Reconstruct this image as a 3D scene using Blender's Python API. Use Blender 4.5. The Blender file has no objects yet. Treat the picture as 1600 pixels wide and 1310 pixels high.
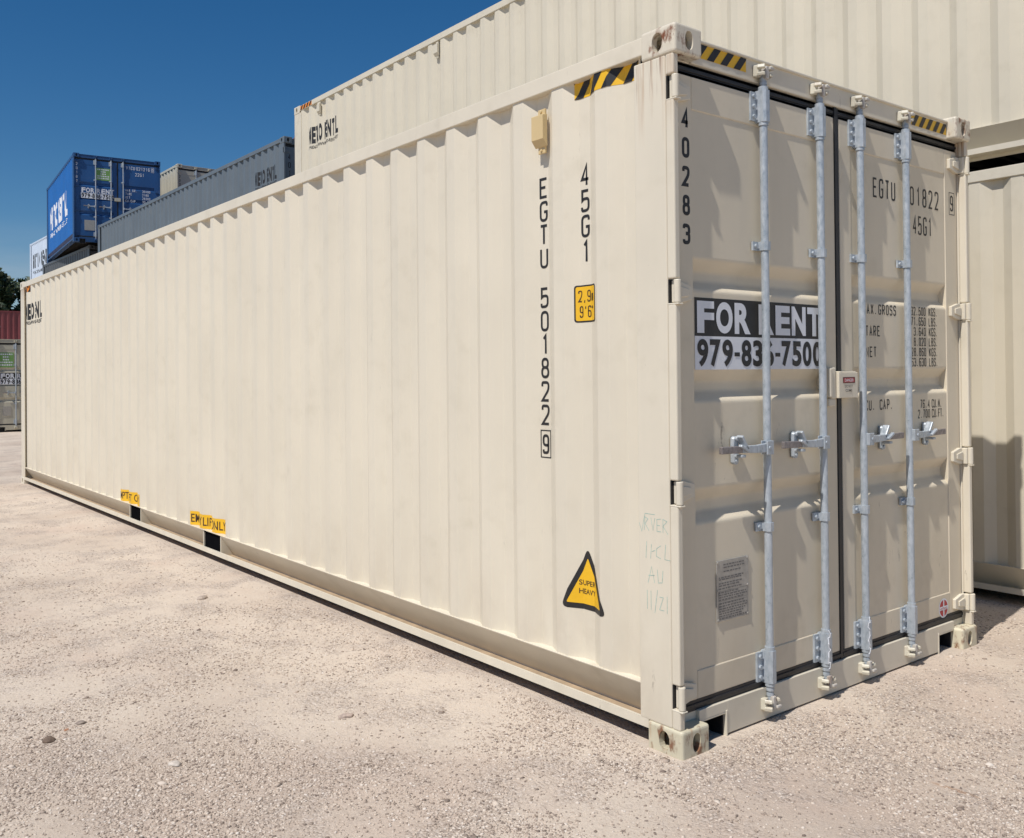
import bpy, bmesh, math, random
import numpy as np
from mathutils import Vector, Matrix
R = math.radians
rnd = random.Random(7)
scene = bpy.context.scene
col = scene.collection

# ------------------------------------------------------------------ camera, sky, sun, exposure
cam_d = bpy.data.cameras.new('camera'); cam = bpy.data.objects.new('camera', cam_d); col.objects.link(cam)
cam.location = (-2.7921, -2.4028, 1.5204)
cam.rotation_euler = (1.579162, 0.009263, -0.656215)
cam_d.sensor_fit = 'HORIZONTAL'; cam_d.sensor_width = 36; cam_d.lens = 1444.04/1600*36
cam_d.shift_x = (800-761.1)/1600; cam_d.shift_y = (572.6-655)/1600
cam_d.clip_start = 0.05; cam_d.clip_end = 3000
scene.camera = cam

SUN_EL = R(56.5)
sun_dir = Vector((-1, -0.20, 0)).normalized()*math.cos(SUN_EL) + Vector((0, 0, math.sin(SUN_EL)))   # towards the sun
sd = bpy.data.lights.new('sun', 'SUN'); so = bpy.data.objects.new('sun', sd); col.objects.link(so)
sd.energy = 4.2; sd.angle = R(0.53); sd.color = (1.0, 0.955, 0.91)
so.rotation_euler = sun_dir.to_track_quat('Z', 'Y').to_euler()
so.location = (-20, -8, 30)

world = bpy.data.worlds.new('World'); scene.world = world; world.use_nodes = True
wn = world.node_tree.nodes; wl = world.node_tree.links; wn.clear()
wo = wn.new('ShaderNodeOutputWorld'); bg = wn.new('ShaderNodeBackground'); sky = wn.new('ShaderNodeTexSky')
sky.sky_type = 'NISHITA'; sky.sun_disc = False; sky.sun_elevation = SUN_EL
sky.sun_rotation = math.atan2(sun_dir.x, sun_dir.y)
sky.air_density = 1.0; sky.dust_density = 0.15; sky.ozone_density = 4.5; sky.altitude = 200
hs = wn.new('ShaderNodeHueSaturation'); hs.inputs['Saturation'].default_value = 1.31; hs.inputs['Value'].default_value = 1.0
bg.inputs['Strength'].default_value = 0.072
# a thin veil of cloud low over the horizon
tc = wn.new('ShaderNodeTexCoord'); sep = wn.new('ShaderNodeSeparateXYZ'); nz = wn.new('ShaderNodeTexNoise')
mp = wn.new('ShaderNodeMapping'); mp.inputs['Scale'].default_value = (3, 3, 14)
nz.inputs['Scale'].default_value = 1.6; nz.inputs['Detail'].default_value = 6
mr = wn.new('ShaderNodeMapRange'); mr.inputs[1].default_value = 0.16; mr.inputs[2].default_value = 0.09; mr.interpolation_type = 'SMOOTHSTEP'
mr2 = wn.new('ShaderNodeMapRange'); mr2.inputs[1].default_value = 0.36; mr2.inputs[2].default_value = 0.56
mu = wn.new('ShaderNodeMath'); mu.operation = 'MULTIPLY'; mu2 = wn.new('ShaderNodeMath'); mu2.operation = 'MULTIPLY'; mu2.inputs[1].default_value = 0.45
mx = wn.new('ShaderNodeMixRGB'); mx.inputs[2].default_value = (5.0, 6.0, 7.2, 1)
wl.new(tc.outputs['Generated'], sep.inputs[0]); wl.new(tc.outputs['Generated'], mp.inputs[0]); wl.new(mp.outputs[0], nz.inputs['Vector'])
wl.new(sep.outputs['Z'], mr.inputs[0]); wl.new(nz.outputs['Fac'], mr2.inputs[0])
wl.new(mr.outputs[0], mu.inputs[0]); wl.new(mr2.outputs[0], mu.inputs[1]); wl.new(mu.outputs[0], mu2.inputs[0]); wl.new(mu2.outputs[0], mx.inputs[0])
wl.new(sky.outputs[0], hs.inputs['Color']); wl.new(hs.outputs[0], mx.inputs[1]); wl.new(mx.outputs[0], bg.inputs[0]); wl.new(bg.outputs[0], wo.inputs[0])

vs = scene.view_settings
vs.view_transform = 'Standard'; vs.look = 'None'; vs.exposure = 0.06; vs.gamma = 1.0; vs.use_curve_mapping = False
scene.cycles.max_bounces = 8; scene.cycles.diffuse_bounces = 4

# ------------------------------------------------------------------ materials
def nodes_of(name):
    m = bpy.data.materials.new(name); m.use_nodes = True
    nt = m.node_tree; b = nt.nodes['Principled BSDF']
    return m, nt, b
def N(nt, t, **kw):
    n = nt.nodes.new(t)
    for k, v in kw.items(): setattr(n, k, v)
    return n
def ramp(nt, src, a, b):
    r = N(nt, 'ShaderNodeMapRange'); r.inputs[1].default_value = a; r.inputs[2].default_value = b
    nt.links.new(src, r.inputs[0]); return r.outputs[0]
def noise(nt, vec, scale, detail=5, stretch=None, rough=0.55):
    n = N(nt, 'ShaderNodeTexNoise'); n.inputs['Scale'].default_value = scale; n.inputs['Detail'].default_value = detail
    n.inputs['Roughness'].default_value = rough
    if stretch:
        mp = N(nt, 'ShaderNodeMapping'); mp.inputs['Scale'].default_value = stretch
        nt.links.new(vec, mp.inputs[0]); vec = mp.outputs[0]
    nt.links.new(vec, n.inputs['Vector']); return n.outputs['Fac']
def mixc(nt, fac, a, b, mode='MIX'):
    m = N(nt, 'ShaderNodeMixRGB', blend_type=mode)
    for i, v in ((0, fac), (1, a), (2, b)):
        if isinstance(v, (int, float)): m.inputs[i].default_value = v
        elif isinstance(v, tuple): m.inputs[i].default_value = (*v, 1) if len(v) == 3 else v
        else: nt.links.new(v, m.inputs[i])
    return m.outputs[0]
def math_n(nt, op, a, b):
    m = N(nt, 'ShaderNodeMath', operation=op)
    for i, v in ((0, a), (1, b)):
        if isinstance(v, (int, float)): m.inputs[i].default_value = v
        else: nt.links.new(v, m.inputs[i])
    return m.outputs[0]

def paint(name, c, rough=0.42, mottle=0.06, rust=0.0, grime=0.0, scratch=0.0, wave=0.0, streak=0.0, splash=0.0):
    m, nt, b = nodes_of(name); L = nt.links
    co = N(nt, 'ShaderNodeTexCoord').outputs['Object']
    dark = tuple(v*(1-mottle*2.2) for v in c); lite = tuple(min(1, v*(1+mottle)) for v in c)
    n1 = noise(nt, co, 1.3, 6); n2 = noise(nt, co, 5.0, 4, (1, 1, 0.12))
    f = math_n(nt, 'ADD', math_n(nt, 'MULTIPLY', n1, .6), math_n(nt, 'MULTIPLY', n2, .4))
    cc = mixc(nt, ramp(nt, f, .36, .62), dark, lite)
    if grime:
        g = noise(nt, co, 9, 8); g2 = noise(nt, co, 2.1, 3)
        gm = math_n(nt, 'MULTIPLY', ramp(nt, g, .5, .72), math_n(nt, 'MULTIPLY', ramp(nt, g2, .4, .65), grime))
        cc = mixc(nt, gm, cc, (.30, .25, .15))
    if scratch:
        s = noise(nt, co, 9, 9, (1.2, 1.2, .30), .75); s2 = noise(nt, co, 1.9, 2)
        sm = math_n(nt, 'MULTIPLY', ramp(nt, s, .640, .665), math_n(nt, 'MULTIPLY', ramp(nt, s2, .47, .55), scratch))
        cc = mixc(nt, sm, cc, (.16, .13, .10))
    if rust:
        r = noise(nt, co, 16, 9, (1, 1, .45), .7); r2 = noise(nt, co, 11, 3)
        e = N(nt, 'ShaderNodeNewGeometry').outputs['Pointiness']
        rm = math_n(nt, 'MULTIPLY', ramp(nt, r, .51, .60), math_n(nt, 'MULTIPLY', ramp(nt, r2, .44, .54), rust))
        cc = mixc(nt, rm, cc, (.20, .075, .03))
        rs = noise(nt, co, 30, 4, (1, 1, .08)); rsm = math_n(nt, 'MULTIPLY', ramp(nt, rs, .58, .8), math_n(nt, 'MULTIPLY', ramp(nt, r2, .46, .62), rust*.7))
        cc = mixc(nt, rsm, cc, (.42, .20, .08))
    if splash:
        sx = N(nt, 'ShaderNodeSeparateXYZ'); L.new(co, sx.inputs[0])
        f_ = math_n(nt, 'MULTIPLY', math_n(nt, 'MULTIPLY', ramp(nt, sx.outputs['Z'], .75, .22), ramp(nt, noise(nt, co, 5, 7, (1, 1, .5), .65), .36, .66)), splash)
        cc = mixc(nt, f_, cc, (.46, .37, .27))
    if streak:
        sx = N(nt, 'ShaderNodeSeparateXYZ'); L.new(co, sx.inputs[0])
        up = ramp(nt, sx.outputs['Z'], 2.42, 2.80); sn = noise(nt, co, 26, 5, (1, 1, .05), .6); sn2 = noise(nt, co, 90, 3, (1, 1, .03))
        f_ = math_n(nt, 'MULTIPLY', math_n(nt, 'MULTIPLY', up, ramp(nt, sn, .50, .66)), streak)
        cc = mixc(nt, f_, cc, (.40, .22, .10))
        cc = mixc(nt, math_n(nt, 'MULTIPLY', math_n(nt, 'MULTIPLY', ramp(nt, sx.outputs['Z'], 2.6, 2.80), ramp(nt, sn2, .57, .62)), streak), cc, (.20, .085, .04))
    L.new(cc, b.inputs['Base Color'])
    L.new(ramp(nt, noise(nt, co, 3, 5), -1.2*(rough), 3.2-rough*2.4), b.inputs['Roughness'])
    b.inputs['Roughness'].default_value = rough
    for l in list(b.inputs['Roughness'].links): L.remove(l)
    bp = N(nt, 'ShaderNodeBump'); bp.inputs['Strength'].default_value = .18; bp.inputs['Distance'].default_value = .0012
    h = noise(nt, co, 55, 3)
    if wave:
        bp2 = N(nt, 'ShaderNodeBump'); bp2.inputs['Strength'].default_value = wave; bp2.inputs['Distance'].default_value = .012
        L.new(noise(nt, co, 2.6, 2, (1, 1.6, .45)), bp2.inputs['Height']); L.new(bp2.outputs[0], bp.inputs['Normal'])
    L.new(h, bp.inputs['Height']); L.new(bp.outputs[0], b.inputs['Normal'])
    return m

def flat(name, c, rough=.55, metal=0.0, var=0.08, vs_=12):
    m, nt, b = nodes_of(name)
    co = N(nt, 'ShaderNodeTexCoord').outputs['Object']
    cc = mixc(nt, ramp(nt, noise(nt, co, vs_, 5), .3, .7), tuple(v*(1-var) for v in c), tuple(min(1, v*(1+var)) for v in c))
    nt.links.new(cc, b.inputs['Base Color']); b.inputs['Roughness'].default_value = rough; b.inputs['Metallic'].default_value = metal
    return m

def galv(name):
    m, nt, b = nodes_of(name)
    co = N(nt, 'ShaderNodeTexCoord').outputs['Object']
    n = noise(nt, co, 60, 4, (1, 1, .5)); n2 = noise(nt, co, 7, 4)
    c1 = mixc(nt, ramp(nt, n, .35, .65), (.34, .385, .42), (.46, .50, .535))
    c2 = mixc(nt, math_n(nt, 'MULTIPLY', ramp(nt, n2, .52, .75), .35), c1, (.60, .62, .64))
    nt.links.new(c2, b.inputs['Base Color']); b.inputs['Metallic'].default_value = .2
    nt.links.new(ramp(nt, n, .0, 1.3), b.inputs['Roughness'])
    return m

CREAM = (.690, .628, .502)
M = {}
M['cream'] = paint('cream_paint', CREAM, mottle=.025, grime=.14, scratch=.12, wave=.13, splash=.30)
M['cream_frame'] = paint('cream_frame_paint', CREAM, mottle=.03, grime=.22, scratch=.5)
M['cream_post'] = paint('cream_post_paint', CREAM, mottle=.03, grime=.2, scratch=1.0, streak=.75, splash=.25)
M['cream_door_bounce'] = paint('cream_door_bounce_tint', (.69, .61, .465), mottle=.035, grime=.2, scratch=.6, splash=.25, wave=.05)  # door cream tinted warmer, ground bounce put into the colour
M['fit_rust'] = paint('rust_streaked_fitting_paint', CREAM, mottle=.05, rust=1.0, grime=.4)
M['fit_grime'] = paint('grimy_fitting_paint', (.66, .605, .445), mottle=.08, rust=.9, grime=.9)
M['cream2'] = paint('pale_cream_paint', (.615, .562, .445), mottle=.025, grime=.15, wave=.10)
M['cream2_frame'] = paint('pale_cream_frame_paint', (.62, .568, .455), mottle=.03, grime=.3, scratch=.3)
M['tan_vent'] = paint('tan_vent_plastic', (.62, .47, .24), mottle=.03)
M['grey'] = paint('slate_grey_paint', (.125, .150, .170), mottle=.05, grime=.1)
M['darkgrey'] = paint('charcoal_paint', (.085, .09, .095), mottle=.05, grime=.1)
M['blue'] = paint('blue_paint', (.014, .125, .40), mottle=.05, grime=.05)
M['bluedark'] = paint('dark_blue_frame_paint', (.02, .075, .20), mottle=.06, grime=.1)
M['blueshaded'] = paint('shaded_blue_door_paint', (.018, .085, .24), mottle=.06, grime=.1)  # same blue darkened for the doors, shading put into the colour
M['white'] = paint('white_paint', (.56, .64, .74), mottle=.03)
M['maroon'] = paint('maroon_paint', (.21, .05, .05), mottle=.08, grime=.1)
M['beige'] = paint('beige_paint', (.50, .47, .37), mottle=.05, grime=.25)
M['galv'] = galv('galvanised_steel')
M['rubber_and_shade'] = flat('black_rubber_and_shade', (.016, .016, .018), .5, 0, .3)
M['black'] = flat('black_vinyl', (.018, .017, .017), .5)
M['brownblack'] = flat('dark_brown_ink', (.06, .03, .015), .6)
M['whitevinyl'] = flat('white_vinyl', (.72, .74, .77), .5, 0, .04)
M['yellow'] = flat('yellow_vinyl', (.80, .46, .015), .45, 0, .04)
M['green'] = flat('green_vinyl', (.17, .33, .09), .5)
M['red'] = flat('red_vinyl', (.42, .035, .04), .5)
M['plate'] = flat('brushed_plate', (.40, .38, .34), .45, .3, .12, 40)
M['plateink'] = flat('plate_ink', (.17, .16, .15), .6)
M['teal'] = flat('teal_chalk', (.33, .50, .43), .8, 0, .25, 60)
M['wood'] = flat('dark_floor_underside', (.05, .045, .04), .8)
M['handletip'] = flat('worn_steel', (.25, .225, .22), .5, .4, .25, 80)
M['keeper'] = paint('keeper_paint', (.64, .60, .48), mottle=.12, scratch=.7, rust=.25, grime=.6)
M['camworn'] = paint('worn_cam_paint', (.50, .47, .42), mottle=.15, scratch=.9, rust=.5)
M['pocket_shade'] = flat('pocket_shade_black', (.006,.006,.007), 1.0); M['pocket_shade'].node_tree.nodes['Principled BSDF'].inputs['Specular IOR Level'].default_value = 0
M['flange_bounce'] = flat('flange_bounce_brown', (.40,.30,.195), .95, 0, .2)  # made-up flange colour, set for the light it bounces onto the web
M['orange'] = flat('orange_vinyl', (.70, .24, .03), .5)

# ------------------------------------------------------------------ mesh helpers
class MB:
    def __init__(s): s.v = []; s.f = []; s.m = []
    def add(s, vs, fs, mi=0):
        o = len(s.v); s.v += [tuple(v) for v in vs]; s.f += [tuple(i+o for i in f) for f in fs]; s.m += [mi]*len(fs)
    def box(s, a, b, mi=0, mat=None):
        x0, y0, z0 = a; x1, y1, z1 = b
        vs = [Vector(p) for p in ((x0,y0,z0),(x1,y0,z0),(x1,y1,z0),(x0,y1,z0),(x0,y0,z1),(x1,y0,z1),(x1,y1,z1),(x0,y1,z1))]
        if mat is not None: vs = [mat @ v for v in vs]
        s.add(vs, [(3,2,1,0),(4,5,6,7),(0,1,5,4),(1,2,6,5),(2,3,7,6),(3,0,4,7)], mi)
    def cyl(s, p, q, r, n=16, mi=0, r2=None):
        p = Vector(p); q = Vector(q); d = (q-p).normalized(); r2 = r if r2 is None else r2
        a = d.orthogonal().normalized(); b = d.cross(a); vs = []
        for k in range(n):
            t = 2*math.pi*k/n; vs.append(p+(a*math.cos(t)+b*math.sin(t))*r)
        for k in range(n):
            t = 2*math.pi*k/n; vs.append(q+(a*math.cos(t)+b*math.sin(t))*r2)
        s.add(vs, [tuple(range(n))[::-1], tuple(range(n, 2*n))]+[(k, (k+1) % n, n+(k+1) % n, n+k) for k in range(n)], mi)
    def prism(s, poly, axis, a, b, mi=0):       # poly: 2D points, extruded along axis from a to b
        n = len(poly)
        def P(p, t):
            return {'x': (t, p[0], p[1]), 'y': (p[0], t, p[1]), 'z': (p[0], p[1], t)}[axis]
        vs = [P(p, a) for p in poly]+[P(p, b) for p in poly]
        s.add(vs, [tuple(range(n))[::-1], tuple(range(n, 2*n))]+[(k, (k+1) % n, n+(k+1) % n, n+k) for k in range(n)], mi)
    def build(s, name, mats, parent=None, bevel=0, smooth=False, seg=2):
        me = bpy.data.meshes.new(name); me.from_pydata(s.v, [], s.f)
        bm = bmesh.new(); bm.from_mesh(me)
        for f, mi in zip(bm.faces, s.m): f.material_index = mi; f.smooth = smooth
        bmesh.ops.recalc_face_normals(bm, faces=bm.faces)
        bm.to_mesh(me); bm.free()
        return link(name, me, mats, parent, bevel, seg, smooth)
def link(name, me, mats, parent=None, bevel=0, seg=2, smooth=False):
    if not isinstance(mats, (list, tuple)): mats = [mats]
    if not me.materials:
        for m in mats: me.materials.append(m)
    o = bpy.data.objects.new(name, me); col.objects.link(o)
    if parent: o.parent = parent
    if bevel:
        b = o.modifiers.new('bevel', 'BEVEL'); b.width = bevel; b.segments = seg; b.limit_method = 'ANGLE'; b.angle_limit = R(40)
        b.harden_normals = False
    return o
def empty(name, loc, rz, label, cat, group=None):
    o = bpy.data.objects.new(name, None); col.objects.link(o); o.empty_display_size = .3
    o.location = loc; o.rotation_euler = (0, 0, rz); o['label'] = label; o['category'] = cat
    if group: o['group'] = group
    return o

# ------------------------------------------------------------------ lettering
S_ = 's'
G = {
 '0': [[(0,0),(0,1),(1,1),(1,0),'c']], 'O': [[(0,0),(0,1),(1,1),(1,0),'c']],
 '1': [[(.3,.82,1),(.62,1,1),(.62,0)]],
 '2': [[(0,.78),(0,1),(1,1),(1,.6),(0,0,1),(1,0)]],
 '3': [[(0,.82),(0,1),(1,1),(1,.53),(.35,.53)],[(.35,.53),(1,.53),(1,0),(0,0),(0,.18)]],
 '4': [[(.72,0),(.72,1,1),(0,.3,1),(1,.3)]],
 '5': [[(.95,1),(.05,1,1),(.05,.52,1),(.3,.6),(1,.6),(1,0),(0,0),(0,.18)]],
 '6': [[(1,.82),(1,1),(0,1),(0,0),(1,0),(1,.56),(0,.56)]],
 '7': [[(0,1),(1,1,1),(.35,0)]],
 '8': [[(.06,.53),(.06,1),(.94,1),(.94,.53),'c'],[(0,0),(0,.53),(1,.53),(1,0),'c']],
 '9': [[(0,.18),(0,0),(1,0),(1,1),(0,1),(0,.44),(1,.44)]],
 'A': [[(0,0),(.5,1,1),(1,0)],[(.2,.34),(.8,.34)]],
 'B': [[(0,0),(0,1,1),(.92,1),(.92,.53),(0,.53)],[(0,.53),(1,.53),(1,0),(0,0,1),(0,.1)]],
 'C': [[(1,.8),(1,1),(0,1),(0,0),(1,0),(1,.2)]],
 'D': [[(0,0,1),(0,1,1),(1,1),(1,0),'c']],
 'E': [[(1,1),(0,1,1),(0,0,1),(1,0)],[(0,.53),(.8,.53)]],
 'F': [[(1,1),(0,1,1),(0,0)],[(0,.53),(.8,.53)]],
 'G': [[(1,.8),(1,1),(0,1),(0,0),(1,0),(1,.47,1),(.55,.47)]],
 'H': [[(0,0),(0,1)],[(1,0),(1,1)],[(0,.52),(1,.52)]],
 'I': [[(.5,0),(.5,1)]],
 'K': [[(0,0),(0,1)],[(1,1),(.05,.42)],[(.35,.6),(1,0)]],
 'L': [[(0,1),(0,0,1),(1,0)]],
 'M': [[(0,0),(0,1,1),(.5,.35,1),(1,1,1),(1,0)]],
 'N': [[(0,0),(0,1,1),(1,0,1),(1,1)]],
 'P': [[(0,0),(0,1,1),(1,1),(1,.47),(0,.47)]],
 'R': [[(0,0),(0,1,1),(1,1),(1,.48),(0,.48)],[(.5,.48),(1,0)]],
 'S': [[(1,.8),(1,1),(0,1),(0,.53),(1,.53),(1,0),(0,0),(0,.2)]],
 'T': [[(0,1),(1,1)],[(.5,1),(.5,0)]],
 'U': [[(0,1),(0,0),(1,0),(1,1)]],
 'V': [[(0,1),(.5,0,1),(1,1)]],
 'W': [[(0,1),(.25,0,1),(.5,.8,1),(.75,0,1),(1,1)]],
 'X': [[(0,0),(1,1)],[(0,1),(1,0)]], 'Y': [[(0,1),(.5,.5,1),(1,1)],[(.5,.5),(.5,0)]],
 'm': [[(0,0),(0,.66)],[(0,.5),(0,.66),(.5,.66),(.5,0)],[(.5,.5),(.5,.66),(1,.66),(1,0)]],
 '.': [[(.3,.0),(.3,.13)]], ',': [[(.5,.10),(.35,-.14)]], '-': [[(.1,.45),(.9,.45)]],
 "'": [[(.5,1),(.5,.75)]], '"': [[(.3,1),(.3,.75)],[(.7,1),(.7,.75)]], '/': [[(0,0),(1,1)]], ' ': [],
}
def rounded(pts, r):
    closed = pts[-1] == 'c'
    if closed: pts = pts[:-1]
    n = len(pts); out = []
    for i, p in enumerate(pts):
        P = Vector(p[:2])
        if (not closed and i in (0, n-1)) or (len(p) > 2 and p[2]): out.append(P); continue
        A = Vector(pts[i-1][:2]); B = Vector(pts[(i+1) % n][:2])
        da = A-P; db = B-P; rr = min(r, da.length*.499, db.length*.499)
        a = P+da.normalized()*rr; b = P+db.normalized()*rr
        for k in range(6):
            t = k/5; out.append(a*(1-t)**2+P*2*t*(1-t)+b*t*t)
    res = []
    for p in out:
        if not res or (p-res[-1]).length > 1e-6: res.append(p)
    if closed and (res[0]-res[-1]).length < 1e-6: res.pop()
    return res, closed
def ribbon(pts, closed, w):
    n = len(pts); vs = []; fs = []
    for i, p in enumerate(pts):
        if closed: a = pts[i-1]; b = pts[(i+1) % n]
        else: a = pts[max(0, i-1)]; b = pts[min(n-1, i+1)]
        d1 = (p-a); d2 = (b-p)
        d1 = d1.normalized() if d1.length > 1e-9 else d2.normalized()
        d2 = d2.normalized() if d2.length > 1e-9 else d1
        t = d1+d2
        t = t.normalized() if t.length > 1e-4 else d1
        nrm = Vector((-t.y, t.x)); k = max(.45, nrm.dot(Vector((-d1.y, d1.x))))
        vs += [p+nrm*w/2/k, p-nrm*w/2/k]
    m = n if closed else n-1
    for i in range(m):
        j = (i+1) % n; fs.append((2*i, 2*i+1, 2*j+1, 2*j))
    return vs, fs
def strokes(text, x, z, h, w, sw, pitch=None, rad=.5):
    """single-stroke lettering -> list of (verts, faces); x,z is the lower left corner"""
    out = []; pitch = pitch or w*1.45
    for ch in text:
        for st in G.get(ch, []):
            pts = [p if p == 'c' else ((x+sw/2+p[0]*(w-sw)), (z+sw/2+p[1]*(h-sw)))+tuple(p[2:]) for p in st]
            q, c = rounded(pts, rad*w)
            out.append(ribbon(q, c, sw))
        x += pitch
    return out
def font_text(text, x, z, h, w, bold=0.0):
    """outline lettering fitted into a w x h box"""
    cu = bpy.data.curves.new('lettering', 'FONT'); cu.body = text; cu.offset = bold; cu.resolution_u = 6
    o = bpy.data.objects.new('lettering', cu); col.objects.link(o)
    dg = bpy.context.evaluated_depsgraph_get(); dg.update()
    me = bpy.data.meshes.new_from_object(o.evaluated_get(dg))
    vs = [v.co.copy() for v in me.vertices]; fs = [tuple(p.vertices) for p in me.polygons]
    bpy.data.objects.remove(o); bpy.data.curves.remove(cu); bpy.data.meshes.remove(me)
    x0 = min(v.x for v in vs); x1 = max(v.x for v in vs); y0 = min(v.y for v in vs); y1 = max(v.y for v in vs)
    vs = [Vector((x+(v.x-x0)/(x1-x0)*w, z+(v.y-y0)/(y1-y0)*h)) for v in vs]
    return [(vs, fs)]
def block_text(text, x, z, h, wtot, bold=.05, gap=.14):
    """heavy condensed lettering: every letter fitted to its own box of the line"""
    wid = {' ': .29, '-': .52, '.': .30, '1': .66, 'I': .34, 'M': 1.22, 'W': 1.35}
    tot = sum(wid.get(c, 1.0) for c in text)+gap*(len(text)-1); u = wtot/tot; out = []
    for c in text:
        w = wid.get(c, 1.0)*u
        if c == '-': out += rect(x, z+h*.38, x+w, z+h*.53)
        elif c == '.': out += rect(x, z, x+w, z+h*.15)
        elif c != ' ': out += font_text(c, x, z, h, w, bold)
        x += w+gap*u
    return out
def rect(x0, z0, x1, z1): return [([Vector((x0,z0)), Vector((x1,z0)), Vector((x1,z1)), Vector((x0,z1))], [(0,1,2,3)])]
def frame_rect(x0, z0, x1, z1, t):
    return rect(x0,z0,x1,z0+t)+rect(x0,z1-t,x1,z1)+rect(x0,z0+t,x0+t,z1-t)+rect(x1-t,z0+t,x1,z1-t)
def poly(pts): return [([Vector(p) for p in pts], [tuple(range(len(pts)))])]
def round_poly(pts, r):
    q, c = rounded(list(pts)+['c'], r); return poly(q)

def decal(name, layers, mapper, parent, cuts=()):
    """layers: (shapes, material, lift). mapper(u, v, lift) -> xyz; cuts: u positions where the sheet folds"""
    mats = []; V = []; F = []; MI = []
    for shapes, mat, lift in layers:
        if mat not in mats: mats.append(mat)
        for k, (vs, fs) in enumerate(shapes):
            bm = bmesh.new(); bv = [bm.verts.new((v[0], v[1], 0)) for v in vs]
            for f in fs:
                try: bm.faces.new([bv[i] for i in f])
                except ValueError: pass
            us = [v[0] for v in vs]; lo, hi = min(us), max(us)
            for c in cuts:
                if lo < c < hi:
                    bmesh.ops.bisect_plane(bm, geom=bm.verts[:]+bm.edges[:]+bm.faces[:], plane_co=(c,0,0), plane_no=(1,0,0), dist=1e-6)
            bm.verts.index_update(); o = len(V)
            V += [mapper(v.co.x, v.co.y, lift+.00012*(k % 5)) for v in bm.verts]
            for f in bm.faces: F.append(tuple(v.index+o for v in f.verts)); MI.append(mats.index(mat))
            bm.free()
    me = bpy.data.meshes.new(name); me.from_pydata(V, [], F); me.polygons.foreach_set('material_index', MI)
    me.update()
    return link(name, me, mats, parent)

# ------------------------------------------------------------------ the shipping container
W = 2.438
DEPTH = .036
def corr(y, y0, pitch):
    t = ((y-y0) % pitch)/pitch
    a, b, c = .259, .504, .755
    if t < a: return 0.0
    if t < b: return DEPTH*(t-a)/(b-a)
    if t < c: return DEPTH
    return DEPTH*(1-(t-c)/(1-c))
def corr_breaks(lo, hi, y0, pitch):
    k0 = int(math.floor((lo-y0)/pitch))-1; k1 = int(math.ceil((hi-y0)/pitch))+1; out = []
    for k in range(k0, k1):
        for t in (0, .259, .504, .755):
            y = y0+pitch*(k+t)
            if lo+1e-4 < y < hi-1e-4: out.append(y)
    return out
PX0 = .010      # outer flats of the side sheet

_fit = {}
def fitting_mesh():
    """ISO corner block: hollow bevelled block with oval holes, corner at the origin, bottom version"""
    if 'm' in _fit: return _fit['m']
    def mk(b, bev=0):
        me = bpy.data.meshes.new('t'); me.from_pydata(b.v, [], b.f)
        bm = bmesh.new(); bm.from_mesh(me); bmesh.ops.recalc_face_normals(bm, faces=bm.faces)
        if bev: bmesh.ops.bevel(bm, geom=bm.edges[:], offset=bev, segments=3, profile=.5, affect='EDGES')
        bm.to_mesh(me); bm.free(); o = bpy.data.objects.new('t', me); col.objects.link(o); return o
    b = MB(); b.box((-.004,-.004,0), (.162,.178,.118)); blk = mk(b, .012)
    c = MB(); c.box((.026,.026,.026), (.136,.150,.094)); cav = mk(c)
    def oval(cx, cz, rx, rz, n=20): return [(cx+rx*math.cos(2*math.pi*k/n)*1.0, cz+rz*(abs(math.sin(2*math.pi*k/n))**.8)*(1 if math.sin(2*math.pi*k/n) >= 0 else -1)) for k in range(n)]
    d = MB(); d.prism(oval(.089, .060, .027, .039), 'x', -.05, .06); h1 = mk(d)
    e = MB(); e.prism(oval(.082, .060, .024, .038), 'y', -.05, .06); h2 = mk(e)
    for k in (cav, h1, h2):
        md = blk.modifiers.new('b', 'BOOLEAN'); md.operation = 'DIFFERENCE'; md.solver = 'EXACT'; md.object = k
    dg = bpy.context.evaluated_depsgraph_get(); dg.update()
    me = bpy.data.meshes.new_from_object(blk.evaluated_get(dg)); me.name = 'corner_fitting'
    for o in (blk, cav, h1, h2): bpy.data.objects.remove(o)
    _fit['m'] = me
    return me
def place_fitting(c, L, H, sx, sy, sz, mat):
    me = fitting_mesh().copy(); me.materials.clear()
    T = Matrix.Translation((W if sx else 0, L if sy else 0, H if sz else 0)) @ Matrix.Diagonal((-1 if sx else 1, -1 if sy else 1, -1 if sz else 1, 1))
    me.transform(T)
    if (sx+sy+sz) % 2: me.flip_normals()
    return link('corner_fitting', me, mat, c)

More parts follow.
